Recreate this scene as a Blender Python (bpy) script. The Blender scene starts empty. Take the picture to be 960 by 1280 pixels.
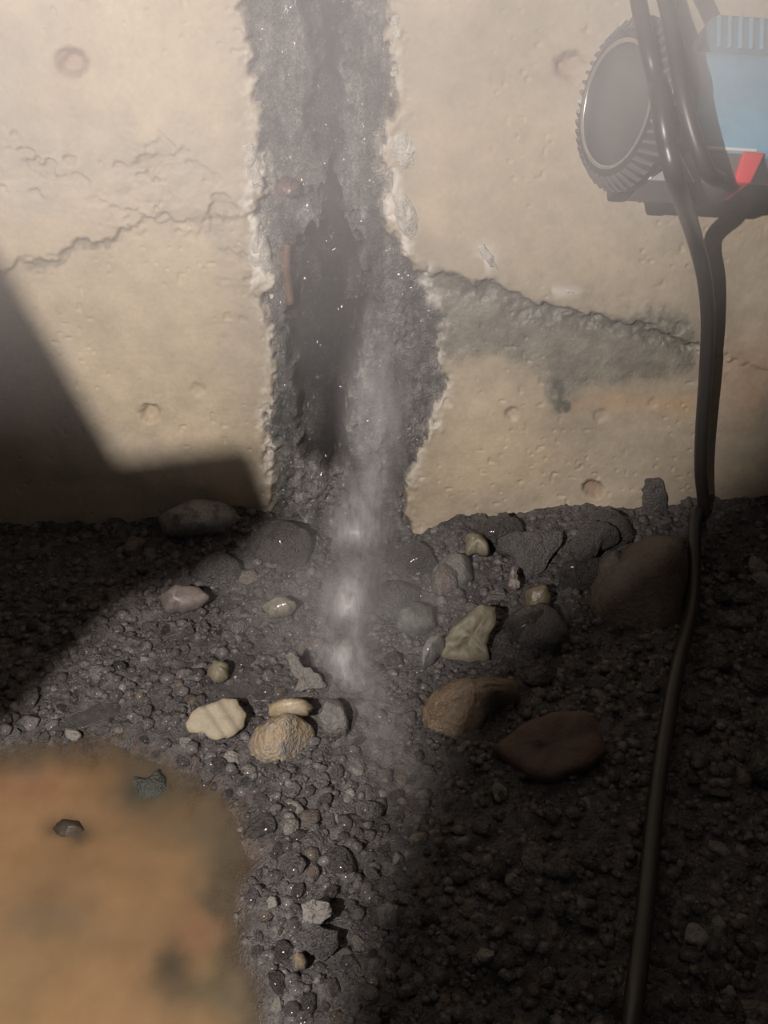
import bpy, bmesh, math, random
import numpy as np
from mathutils import Vector, Matrix
random.seed(7); rng = np.random.default_rng(7)
S = bpy.context.scene
COL = S.collection

# ------------------------------------------------------------------ camera, world, light, exposure
PITCH = math.radians(35); DIST = 0.62; FPX = 1108.0
CAM = Vector((0, -DIST*math.cos(PITCH), DIST*math.sin(PITCH) + 0.012))
FW = Vector((0, math.cos(PITCH), -math.sin(PITCH))); UP = Vector((0, math.sin(PITCH), math.cos(PITCH))); RT = Vector((1, 0, 0))
cd = bpy.data.cameras.new('camera'); cam = bpy.data.objects.new('camera', cd); COL.objects.link(cam)
cd.sensor_fit = 'VERTICAL'; cd.sensor_height = 36; cd.lens = FPX/1280*36; cd.clip_start = 0.01
cam.matrix_world = Matrix.Translation(CAM) @ Matrix((RT, UP, -FW)).transposed().to_4x4()
S.camera = cam
S.view_settings.view_transform = 'Standard'; S.view_settings.look = 'None'
S.view_settings.gamma = 1; S.view_settings.use_curve_mapping = False
S.view_settings.exposure = 0.0
S.cycles.volume_bounces = 2
W = bpy.data.worlds.new('dim_trench'); S.world = W; W.use_nodes = True
W.node_tree.nodes['Background'].inputs[0].default_value = (1.0, 0.86, 0.84, 1)
W.node_tree.nodes['Background'].inputs[1].default_value = 0.031
LIGHT = Vector((-0.18, -0.60, 0.445))
ld = bpy.data.lights.new('head_torch', 'POINT'); ld.energy = 20; ld.color = (1.0, 0.915, 0.855); ld.shadow_soft_size = 0.0024
lo = bpy.data.objects.new('head_torch', ld); lo.location = LIGHT; COL.objects.link(lo)

# ------------------------------------------------------------------ helpers
def ray(u, v): return (FW + RT*((u-480)/FPX) + UP*(-(v-640)/FPX))
def on_plane(u, v, p, n):
    d = ray(u, v); n = Vector(n); t = (Vector(p)-CAM).dot(n)/d.dot(n); return CAM + d*t
def wall_pt(u, v, y=0.0): return on_plane(u, v, (0, y, 0), (0, 1, 0))
def floor_pt(u, v, z=0.0): return on_plane(u, v, (0, 0, z), (0, 0, 1))
def at_depth(u, v, dep): return CAM + ray(u, v)*dep
def depth(P): return (Vector(P)-CAM).dot(FW)
def proj(X, Y, Z):
    x = X-CAM.x; y = Y-CAM.y; z = Z-CAM.z
    d = np.maximum(y*FW.y + z*FW.z, 0.02)
    return 480 + FPX*x/d, 640 - FPX*(y*UP.y + z*UP.z)/d
def _h(i, j, s):
    n = (i*374761393 + j*668265263 + s*982451653) & 0xffffffff
    n = ((n ^ (n >> 13))*1274126177) & 0xffffffff
    return ((n ^ (n >> 16)) & 0xffff)/65535.0
def vn(x, y, s=0):
    x = np.asarray(x, float); y = np.asarray(y, float)
    i = np.floor(x).astype(np.int64); j = np.floor(y).astype(np.int64)
    fx = x-i; fy = y-j; fx = fx*fx*fx*(fx*(fx*6-15)+10); fy = fy*fy*fy*(fy*(fy*6-15)+10)
    a = _h(i, j, s); b = _h(i+1, j, s); c = _h(i, j+1, s); d = _h(i+1, j+1, s)
    return (a+(b-a)*fx)*(1-fy) + (c+(d-c)*fx)*fy
def fbm(x, y, o=4, s=0, g=0.5):
    r = 0; a = 1; t = 0
    for k in range(o):
        r = r + a*(vn(x*2**k, y*2**k, s+k*17)*2-1); t += a; a *= g
    return r/t                                   # about -1..1
def ridged(x, y, o=4, s=0):
    r = 0; a = 1; t = 0
    for k in range(o):
        r = r + a*(1-np.abs(vn(x*2**k, y*2**k, s+k*31)*2-1)); t += a; a *= 0.5
    return r/t
def sst(a, b, x):
    t = np.clip((x-a)/(b-a), 0, 1); return t*t*(3-2*t)
def poly_sd(u, v, pts):                           # signed distance to a polygon, negative inside
    P = np.array(pts, float); d = np.full(u.shape, 1e9); ins = np.zeros(u.shape, bool)
    for k in range(len(P)):
        a = P[k]; b = P[(k+1) % len(P)]; e = b-a
        t = np.clip(((u-a[0])*e[0]+(v-a[1])*e[1])/(e@e+1e-9), 0, 1)
        d = np.minimum(d, np.hypot(u-a[0]-t*e[0], v-a[1]-t*e[1]))
        if a[1] != b[1]:
            c = ((a[1] > v) != (b[1] > v)) & (u < (b[0]-a[0])*(v-a[1])/(b[1]-a[1])+a[0]); ins ^= c
    return np.where(ins, -d, d)
def line_d(u, v, pts):
    d = np.full(u.shape, 1e9)
    for a, b in zip(pts[:-1], pts[1:]):
        a = np.array(a, float); e = np.array(b, float)-a
        t = np.clip(((u-a[0])*e[0]+(v-a[1])*e[1])/(e@e+1e-9), 0, 1)
        d = np.minimum(d, np.hypot(u-a[0]-t*e[0], v-a[1]-t*e[1]))
    return d
def mix(c, col, m): return c*(1-m[..., None]) + np.array(col)*m[..., None]

def tag(o, label=None, cat=None, group=None, kind=None):
    if label: o['label'] = label
    if cat: o['category'] = cat
    if group: o['group'] = group
    if kind: o['kind'] = kind
    return o
def link(name, me, mat=None, parent=None):
    o = bpy.data.objects.new(name, me); COL.objects.link(o)
    if mat and not me.materials: me.materials.append(mat)
    if parent: o.parent = parent
    return o
def empty(name, loc):
    o = bpy.data.objects.new(name, None); COL.objects.link(o); o.location = loc; o.empty_display_size = 0.01; return o
def mesh_np(name, V, F, smooth=True, attrs=None):
    V = np.asarray(V, np.float32); F = np.asarray(F, np.int32); k = F.shape[1]
    me = bpy.data.meshes.new(name)
    me.vertices.add(len(V)); me.vertices.foreach_set('co', V.ravel())
    me.loops.add(F.size); me.loops.foreach_set('vertex_index', F.ravel())
    me.polygons.add(len(F)); me.polygons.foreach_set('loop_start', np.arange(0, F.size, k, dtype=np.int32))
    me.update(calc_edges=True)
    me.polygons.foreach_set('use_smooth', np.full(len(F), smooth))
    for n, A in (attrs or {}).items():
        A = np.asarray(A, np.float32)
        if A.ndim == 1:
            me.attributes.new(n, 'FLOAT', 'POINT').data.foreach_set('value', A)
        else:
            A = np.concatenate([A, np.ones((len(A), 1), np.float32)], 1)
            me.attributes.new(n, 'FLOAT_COLOR', 'POINT').data.foreach_set('color', A.ravel())
    me.validate(); return me

# ------------------------------------------------------------------ materials
def nmat(name):
    m = bpy.data.materials.new(name); m.use_nodes = True; nt = m.node_tree
    return m, nt, nt.nodes['Principled BSDF']
def nd(nt, t, **kw):
    n = nt.nodes.new(t)
    for k, v in kw.items():
        if k in n.inputs: n.inputs[k].default_value = v
        else: setattr(n, k, v)
    return n
def surf(name, color=None, attr=False, rough=(0.5, 0.8), wet=None, scale=120, var=0.35, bump=0.3, bdist=0.001, spec=0.5, coat=0.0, rnd=None, tint2=None):
    """mottled stone/concrete/mud material; colour from a value or from the mesh's own stain attribute"""
    m, nt, b = nmat(name); L = nt.links.new
    tc = nd(nt, 'ShaderNodeTexCoord')
    n1 = nd(nt, 'ShaderNodeTexNoise', Scale=scale, Detail=6.0, Roughness=0.65); L(tc.outputs['Object'], n1.inputs['Vector'])
    n2 = nd(nt, 'ShaderNodeTexNoise', Scale=scale*6, Detail=4.0, Roughness=0.6); L(tc.outputs['Object'], n2.inputs['Vector'])
    if attr:
        a = nd(nt, 'ShaderNodeAttribute', attribute_name='stain'); csock = a.outputs['Color']
    else:
        c = nd(nt, 'ShaderNodeRGB'); c.outputs[0].default_value = (*color, 1); csock = c.outputs[0]
    if tint2:
        r = nd(nt, 'ShaderNodeMapRange'); r.inputs[1].default_value = 0.45; r.inputs[2].default_value = 0.62; L(n1.outputs[0], r.inputs[0])
        mx = nd(nt, 'ShaderNodeMix', data_type='RGBA'); L(r.outputs[0], mx.inputs[0]); L(csock, mx.inputs[6]); mx.inputs[7].default_value = (*tint2, 1); csock = mx.outputs[2]
    mr = nd(nt, 'ShaderNodeMapRange'); mr.inputs[1].default_value = 0.3; mr.inputs[2].default_value = 0.7
    mr.inputs[3].default_value = 1-var; mr.inputs[4].default_value = 1+var; L(n1.outputs[0], mr.inputs[0])
    mr2 = nd(nt, 'ShaderNodeMapRange'); mr2.inputs[1].default_value = 0.3; mr2.inputs[2].default_value = 0.7
    mr2.inputs[3].default_value = 1-var*.5; mr2.inputs[4].default_value = 1+var*.5; L(n2.outputs[0], mr2.inputs[0])
    mu = nd(nt, 'ShaderNodeMath', operation='MULTIPLY'); L(mr.outputs[0], mu.inputs[0]); L(mr2.outputs[0], mu.inputs[1])
    fac = mu.outputs[0]
    if rnd:
        oi = nd(nt, 'ShaderNodeObjectInfo'); rr = nd(nt, 'ShaderNodeMapRange'); rr.inputs[3].default_value = rnd[0]; rr.inputs[4].default_value = rnd[1]
        L(oi.outputs['Random'], rr.inputs[0]); m2 = nd(nt, 'ShaderNodeMath', operation='MULTIPLY'); L(fac, m2.inputs[0]); L(rr.outputs[0], m2.inputs[1]); fac = m2.outputs[0]
    vm = nd(nt, 'ShaderNodeVectorMath', operation='SCALE'); L(csock, vm.inputs[0]); L(fac, vm.inputs[3]); L(vm.outputs[0], b.inputs['Base Color'])
    ro = nd(nt, 'ShaderNodeMapRange'); ro.inputs[1].default_value = 0.35; ro.inputs[2].default_value = 0.65
    ro.inputs[3].default_value = rough[0]; ro.inputs[4].default_value = rough[1]; L(n1.outputs[0], ro.inputs[0])
    if wet:
        wa = nd(nt, 'ShaderNodeAttribute', attribute_name='wet')
        mm = nd(nt, 'ShaderNodeMix', data_type='FLOAT'); L(wa.outputs['Fac'], mm.inputs[0]); L(ro.outputs[0], mm.inputs[2]); mm.inputs[3].default_value = wet
        L(mm.outputs[0], b.inputs['Roughness'])
    else: L(ro.outputs[0], b.inputs['Roughness'])
    b.inputs['Specular IOR Level'].default_value = spec
    b.inputs['Coat Weight'].default_value = coat; b.inputs['Coat Roughness'].default_value = 0.12
    bu = nd(nt, 'ShaderNodeBump', Strength=bump, Distance=bdist)
    ad = nd(nt, 'ShaderNodeMath', operation='ADD'); L(n1.outputs[0], ad.inputs[0]); L(n2.outputs[0], ad.inputs[1])
    L(ad.outputs[0], bu.inputs['Height']); L(bu.outputs[0], b.inputs['Normal'])
    return m
def plain(name, color, rough=0.5, spec=0.5, **kw):
    m, nt, b = nmat(name); b.inputs['Base Color'].default_value = (*color, 1); b.inputs['Roughness'].default_value = rough
    b.inputs['Specular IOR Level'].default_value = spec
    for k, v in kw.items(): b.inputs[k].default_value = v
    n = nd(nt, 'ShaderNodeTexNoise', Scale=300.0, Detail=3.0); tc = nd(nt, 'ShaderNodeTexCoord'); nt.links.new(tc.outputs['Object'], n.inputs['Vector'])
    bu = nd(nt, 'ShaderNodeBump', Strength=0.12, Distance=0.0005); nt.links.new(n.outputs[0], bu.inputs['Height']); nt.links.new(bu.outputs[0], b.inputs['Normal'])
    return m

M = {}
M['concrete'] = surf('concrete', attr=True, rough=(0.6, 0.85), wet=0.3, scale=55, var=0.12, bump=0.25, bdist=0.0012)
M['seam'] = surf('wet_mortar', attr=True, rough=(0.15, 0.6), wet=0.07, scale=110, var=0.45, bump=0.9, bdist=0.005, spec=.7, coat=.22)
M['patch'] = surf('wet_cement', attr=True, rough=(0.4, 0.7), wet=0.3, scale=90, var=0.2, bump=0.4, bdist=0.0015)
MUD = (0.10, 0.092, 0.092)
M['ground'] = surf('wet_mud', attr=True, rough=(0.12, 0.6), wet=0.15, scale=120, var=0.5, bump=0.8, bdist=0.005)
M['gravel'] = surf('wet_gravel', attr=True, rough=(0.10, 0.55), scale=240, var=0.5, bump=0.8, bdist=0.003, coat=.4)
M['dark'] = surf('dark_wet_stone', (0.125, 0.114, 0.113), rough=(0.12, 0.6), scale=110, var=0.6, bump=1.0, bdist=0.008, coat=.3, rnd=(0.6, 1.5), tint2=(0.072, 0.066, 0.066))
M['grey'] = surf('grey_wet_stone', (0.225, 0.21, 0.205), rough=(0.12, 0.6), scale=110, var=0.5, bump=1.0, bdist=0.007, rnd=(0.7, 1.3), tint2=MUD)
M['brown'] = surf('brown_stone', (0.15, 0.121, 0.10), rough=(0.2, 0.7), scale=110, var=0.5, bump=0.7, bdist=0.005, rnd=(0.6, 1.3), tint2=MUD)
M['pale'] = surf('pale_stone', (0.225, 0.21, 0.19), rough=(0.15, 0.6), scale=110, var=0.45, bump=0.6, bdist=0.004, rnd=(0.7, 1.2), tint2=(0.13, 0.124, 0.118))
M['beige'] = surf('beige_stone', (0.25, 0.21, 0.145), rough=(0.5, 0.8), scale=140, var=0.16, bump=0.3, bdist=0.001)
_m = surf('grooved_beige_stone', (0.28, 0.24, 0.17), rough=(0.5, 0.8), scale=140, var=0.14, bump=0.3, bdist=0.001); _nt = _m.node_tree; _p = _nt.nodes['Principled BSDF']
_tc = nd(_nt, 'ShaderNodeTexCoord'); _dp = nd(_nt, 'ShaderNodeVectorMath', operation='DOT_PRODUCT'); _dp.inputs[1].default_value = (.80, .36, .48); _nt.links.new(_tc.outputs['Object'], _dp.inputs[0])
_ma = nd(_nt, 'ShaderNodeMath', operation='MULTIPLY_ADD'); _ma.inputs[1].default_value = 22; _ma.inputs[2].default_value = .5; _nt.links.new(_dp.outputs['Value'], _ma.inputs[0])
_cr = nd(_nt, 'ShaderNodeValToRGB'); _nt.links.new(_ma.outputs[0], _cr.inputs[0]); _e = _cr.color_ramp.elements
_e[0].position = 0; _e[0].color = (1, 1, 1, 1); _e[1].position = 1; _e[1].color = (1, 1, 1, 1)
for _q, _v in ((.40, 1), (.46, .66), (.50, 1), (.56, 1), (.62, .60), (.67, .95)): _n = _e.new(_q); _n.color = (_v, _v, _v, 1)
_mu = nd(_nt, 'ShaderNodeVectorMath', operation='MULTIPLY'); _src = _p.inputs['Base Color'].links[0].from_socket; _nt.links.new(_src, _mu.inputs[0]); _nt.links.new(_cr.outputs[0], _mu.inputs[1]); _nt.links.new(_mu.outputs[0], _p.inputs['Base Color']); M['grooved'] = _m
M['cream'] = surf('cream_stone_muddy', (0.33, 0.26, 0.175), rough=(0.15, 0.5), scale=70, var=0.3, bump=0.7, bdist=0.004, tint2=(0.16, 0.15, 0.145))
M['olive'] = surf('olive_stone', (0.16, 0.142, 0.098), rough=(0.45, 0.7), scale=110, var=0.25, bump=0.3, bdist=0.001)
M['orange'] = surf('rusty_stone', (0.20, 0.138, 0.09), rough=(0.15, 0.6), scale=60, var=0.5, bump=0.6, bdist=0.003, tint2=(0.12, 0.105, 0.085))
M['red'] = surf('reddish_stone', (0.10, 0.062, 0.047), rough=(0.5, 0.75), scale=90, var=0.25, bump=0.4, bdist=0.002)
M['boulder'] = surf('brown_boulder', (0.115, 0.088, 0.068), rough=(0.5, 0.8), scale=60, var=0.4, bump=0.7, bdist=0.003)
M['lime'] = surf('lime_crust', (0.60, 0.56, 0.50), rough=(0.3, 0.6), scale=160, var=0.25, bump=0.7, bdist=0.003)
M['rust'] = surf('rusty_steel', (0.15, 0.085, 0.055), rough=(0.3, 0.6), scale=150, var=0.4, bump=0.5, bdist=0.001)
M['green'] = surf('greenish_stone', (0.105, 0.112, 0.098), rough=(0.25, 0.6), scale=150, var=0.4, bump=0.5, bdist=0.002)
M['baffle_mat'] = surf('baffle_dark', (0.05, 0.04, 0.032), rough=(0.6, 0.9), scale=40, var=0.3)  # dark surface for the added light-blocking panels

# ------------------------------------------------------------------ wall (concrete, cracked seam, cold joints)
def nonuni(lo, flo, fhi, hi, fine, coarse):
    a = np.arange(flo, fhi+1e-6, fine)
    l = np.linspace(lo, flo, max(2, int((flo-lo)/coarse)+1))[:-1] if lo < flo else np.array([])
    h = np.linspace(fhi, hi, max(2, int((hi-fhi)/coarse)+1))[1:] if hi > fhi else np.array([])
    return np.concatenate([l, a, h])
xs = nonuni(-1.6, -0.31, 0.31, 1.6, 0.0009, 0.03); zs = nonuni(-0.06, -0.02, 0.42, 1.3, 0.0009, 0.03)
X, Z = np.meshgrid(xs, zs)
u, v = proj(X, np.zeros_like(X), Z)
SEAM = [(298,-400),(300,0),(308,60),(322,130),(330,200),(318,270),(322,340),(340,400),(342,470),(332,540),(335,600),(330,760),(520,760),(510,640),(516,585),(538,530),(552,470),(545,400),(518,340),(485,280),(478,200),(490,110),(490,0),(490,-400)]
CORE = [(388,-400),(372,0),(395,90),(380,150),(408,200),(402,280),(365,320),(360,430),(368,520),(380,575),(420,590),(440,540),(450,450),(456,350),(440,300),(430,240),(425,150),(432,60),(425,-400)]
PATCH = [(520,345),(560,342),(620,360),(680,376),(740,394),(800,386),(850,378),(872,400),(872,470),(800,474),(735,482),(712,512),(690,512),(676,462),(620,440),(560,455),(530,520),(505,560)]
wu = u + 17*fbm(u/30, v/44, 4, 5, .6) + 7*fbm(u/8, v/10, 3, 9); wv = v + 11*fbm(u/34, v/34, 4, 15) + 6*fbm(u/9, v/9, 3, 19)
sd_s = poly_sd(wu, wv, SEAM); sd_c = poly_sd(wu+5*fbm(u/16, v/60, 3, 77), wv, CORE); sd_p = poly_sd(wu, wv, PATCH)
m_s = sst(7, -7, sd_s); m_c = sst(6, -7, sd_c+9*fbm(u/9, v/22, 3, 78)); m_p = sst(14, -14, sd_p)
wx, wz = X*1000, Z*1000                                         # mm
D = 1.2*fbm(wx/90, wz/90, 3, 1) + 0.35*fbm(wx/14, wz/14, 4, 2)
# upper lift overhangs the lower one: ragged cold joints left and right
LJ = np.interp(wu, [-400, 20, 90, 150, 200, 250, 330], [400, 332, 308, 287, 268, 275, 262])
RJ = np.interp(wu, [480, 560, 600, 640, 700, 760, 800, 850, 900, 1400], [345, 345, 352, 366, 384, 397, 402, 428, 445, 560])
above = np.where(u < 400, sst(5, -5, wv-LJ), sst(5, -5, wv-RJ))
fadeL = np.clip(np.interp(u, [-400, 150, 300, 400], [1, 1, 0.45, 0.3]), 0, 1); fadeR = np.interp(u, [500, 560, 860, 930], [0.6, 1, 1, 0.35])
D += above*np.where(u < 400, 3.4*fadeL, 4.2*fadeR)
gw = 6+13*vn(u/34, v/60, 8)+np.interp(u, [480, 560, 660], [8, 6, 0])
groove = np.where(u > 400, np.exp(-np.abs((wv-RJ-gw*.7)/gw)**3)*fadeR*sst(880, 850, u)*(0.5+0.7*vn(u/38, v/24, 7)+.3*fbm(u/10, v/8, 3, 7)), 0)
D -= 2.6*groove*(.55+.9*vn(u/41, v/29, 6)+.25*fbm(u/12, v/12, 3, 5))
# chipped zones
chip = np.maximum.reduce([np.exp(-(((u-45)/75)**2+((v-205)/42)**2)), np.exp(-(((u-185)/65)**2+((v-225)/55)**2)), np.exp(-(((u-255)/55)**2+((v-262)/28)**2)), 0.8*np.exp(-(((u-800)/60)**2+((v-395)/22)**2)), 0.6*np.exp(-(((u-310)/30)**2+((v-290)/110)**2))])
pa = u*.75+v*.6+14*fbm(u/22, v/22, 3, 3); pb = -u*.45+v*.9+14*fbm(u/22, v/22, 3, 4)
pit = sst(0.60, 0.72, vn(pa/26, pb/15, 21)*.75+.25*vn(u/7, v/7, 22))*chip
D -= 3.2*pit; D += chip*1.2*fbm(u/11, v/11, 4, 23)
for (du, dv, R, h) in [(92,78,20,6),(187,517,13,5),(742,612,12,5),(640,517,9,2.5),(712,82,20,4),(560,505,6,1.5),(247,487,10,1.2),(815,505,7,1),(546,492,5,1.4),(195,330,2.5,.8),(390,330,3,.5),(750,520,9,1.2)]:
    q = np.hypot(u-du+3*fbm(u/9, v/9, 2, 40), (v-dv)*1.08+3*fbm(u/9, v/9, 2, 41)); D -= h*sst(R*1.25, R*0.45, q)
pores = sst(0.86, 0.95, vn(wx/3.1, wz/3.1, 51))*sst(0.45, .7, vn(wx/40, wz/40, 52)); D -= 0.9*pores
# seam: broken out, recessed, lumpy and vertically dragged
rgh = .45+.9*np.maximum(sst(.35, .7, vn(u/60, v/80, 60)), sst(40, 0, np.abs(u-345)))
lump = 4.5*fbm(wx/22, wz/34, 4, 61) + rgh*(3.4*fbm(wx/5.5, wz/8, 4, 62, .6) + 4.5*(ridged(wx/7, wz/18, 4, 63)-.5) + 1.6*fbm(wx/2.2, wz/3, 3, 64))
D = D*(1-m_s) + (lump-5.5-0.0*above)*m_s - 15*m_c*m_s*(.6+.6*vn(u/14, v/50, 68))
D += m_p*(1-m_s)*(0.55*fbm(wx/12, wz/12, 3, 65)+0.25*fbm(wx/3, wz/3, 2, 66))
D += 1.5*np.exp(-((sd_s-7)/9.0)**2)*fbm(wx/7, wz/7, 3, 67)     # ragged lips
# colours of the concrete (stains, damp cement, lime, rust, darker ledge bands)
C = np.zeros(X.shape+(3,)); C[:] = (0.43, 0.355, 0.255)
C = mix(C, (0.365, 0.315, 0.247), .8*sst(.4, .75, vn(wx/75, wz/60, 69)+.2*fbm(wx/14, wz/14, 3, 68)))
C *= (1+0.16*fbm(wx/60, wz/60, 4, 70)+0.05*fbm(wx/8, wz/8, 3, 71))[..., None]
C = mix(C, (0.30, 0.20, 0.15), 0.75*sst(30, 8, np.hypot(u-92, v-78))); C = mix(C, (0.33, 0.23, 0.18), 0.6*sst(36, 8, np.hypot(u-712, v-82)))
C = mix(C, (0.26, 0.17, 0.12), 0.7*sst(16, 5, np.hypot(u-744, v-614)))
C = mix(C, (0.30, 0.26, 0.20), 0.75*pit); C = mix(C, (0.30, 0.26, 0.20), 0.55*chip*sst(.45, .7, vn(u/30, v/18, 75)))
C = mix(C, (0.46, 0.29, 0.16), 0.65*sst(26, 0, np.abs(v-505)+12*fbm(u/40, v/40, 2, 73))*sst(690, 730, u)*sst(880, 860, u))
C = mix(C, (0.44, 0.29, 0.19), 0.5*sst(60, 10, np.hypot(u-930, (v-470)*.7)))
damp = sst(70, 0, np.minimum(sd_s, sd_p)+14*fbm(u/30, v/30, 3, 74))
C = mix(C, (0.31, 0.265, 0.20), 0.55*damp)
gp = np.array([0.205, 0.19, 0.155]); C = C*(1-m_p[..., None]) + (gp*(1+0.25*fbm(u/26, v/20, 4, 76))[..., None])*m_p[..., None]
C = mix(C, (0.105, 0.10, 0.085), 0.85*np.clip(groove, 0, 1))  # darker inside the right groove
C = mix(C, (0.15, 0.135, 0.105), 0.75*sst(9, 3, np.abs(wv-LJ-7+.02*(u-60)))*sst(10, 45, u)*sst(165, 140, u)*(.5+.5*vn(u/16, v/7, 13)))  # darker wedge under the left ledge
C = mix(C, (0.155, 0.145, 0.118), 0.8*sst(20, 6, np.abs(wv-RJ-12))*sst(490, 520, u)*sst(880, 850, u)*sst(.25, .55, vn(u/40, v/22, 14)))  # darker broken band below the right ledge
C = mix(C, (0.10, 0.10, 0.085), 0.8*sst(11, 3, line_d(wu, wv, [(700,478),(698,500),(702,512)])))
C = mix(C, (0.19, 0.17, 0.14), 0.6*sst(40, 0, v-np.interp(u, [0, 300, 560, 780, 960], [655, 640, 648, 628, 612])+45+16*fbm(u/25, v/25, 3, 79))*0)
lime = np.maximum.reduce([np.exp(-((sd_s-4)/11)**2)*sst(140, 190, v)*sst(390, 330, v), 0.9*np.exp(-(((u-607)/12)**2+((v-320)/18)**2)), 0.7*np.exp(-(((u-702)/26)**2+((v-362)/7)**2)), 0.4*np.exp(-((sd_s-4)/9)**2)*sst(700, 560, v)*sst(20, 90, v)])
lime = lime*sst(0.38, 0.62, vn(u/17, v/22, 80)+.15*fbm(u/6, v/6, 2, 81))
sc = np.array([0.20, 0.188, 0.18])*(1+0.40*fbm(u/20, v/34, 4, 82))[..., None]
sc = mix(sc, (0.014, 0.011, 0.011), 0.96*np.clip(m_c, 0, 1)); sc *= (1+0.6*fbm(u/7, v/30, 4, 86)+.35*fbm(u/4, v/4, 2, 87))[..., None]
sc = mix(sc, (0.09, 0.083, 0.08), 0.75*sst(.5, .75, vn(u/26, v/60, 83)))
sc = mix(sc, (0.105, 0.11, 0.095), 0.6*sst(30, 5, np.abs(u-342))*sst(320, 430, v))
sc = mix(sc, (0.30, 0.16, 0.09), 0.8*np.exp(-(((u-360)/9)**2+((v-340)/28)**2))); sc = mix(sc, (0.17, 0.09, 0.075), 0.7*np.exp(-(((u-362)/18)**2+((v-236)/14)**2)))
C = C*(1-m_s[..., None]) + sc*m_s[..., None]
C = mix(C, (0.62, 0.58, 0.52), 0.9*np.clip(1.3*lime, 0, 1))
wet = np.clip(np.maximum(m_s*(.45+.5*vn(u/12, v/12, 90)), np.maximum(.55*m_p, .35*damp)), 0, 1)
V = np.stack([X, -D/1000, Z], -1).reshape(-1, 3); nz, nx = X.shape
idx = np.arange(nz*nx).reshape(nz, nx)
F = np.stack([idx[:-1, :-1], idx[:-1, 1:], idx[1:, 1:], idx[1:, :-1]], -1).reshape(-1, 4)
fs = ((sd_s < 0)[:-1, :-1]).ravel(); fp = ((sd_p < 0)[:-1, :-1]).ravel() & ~fs
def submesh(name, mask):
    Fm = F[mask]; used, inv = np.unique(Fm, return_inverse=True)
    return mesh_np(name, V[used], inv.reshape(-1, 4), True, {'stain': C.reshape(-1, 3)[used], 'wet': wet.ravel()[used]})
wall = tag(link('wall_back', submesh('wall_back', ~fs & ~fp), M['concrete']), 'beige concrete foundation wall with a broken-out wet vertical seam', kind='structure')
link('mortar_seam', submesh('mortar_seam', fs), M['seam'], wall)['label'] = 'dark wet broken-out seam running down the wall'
link('cement_patch', submesh('cement_patch', fp), M['patch'], wall)['label'] = 'grey damp cement patch under the right-hand ledge'
def wall_d(uu, vv):
    P = wall_pt(uu, vv); i = np.clip(np.searchsorted(xs, P.x), 0, nx-1); j = np.clip(np.searchsorted(zs, P.z), 0, nz-1); return -D[j, i]/1000

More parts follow.
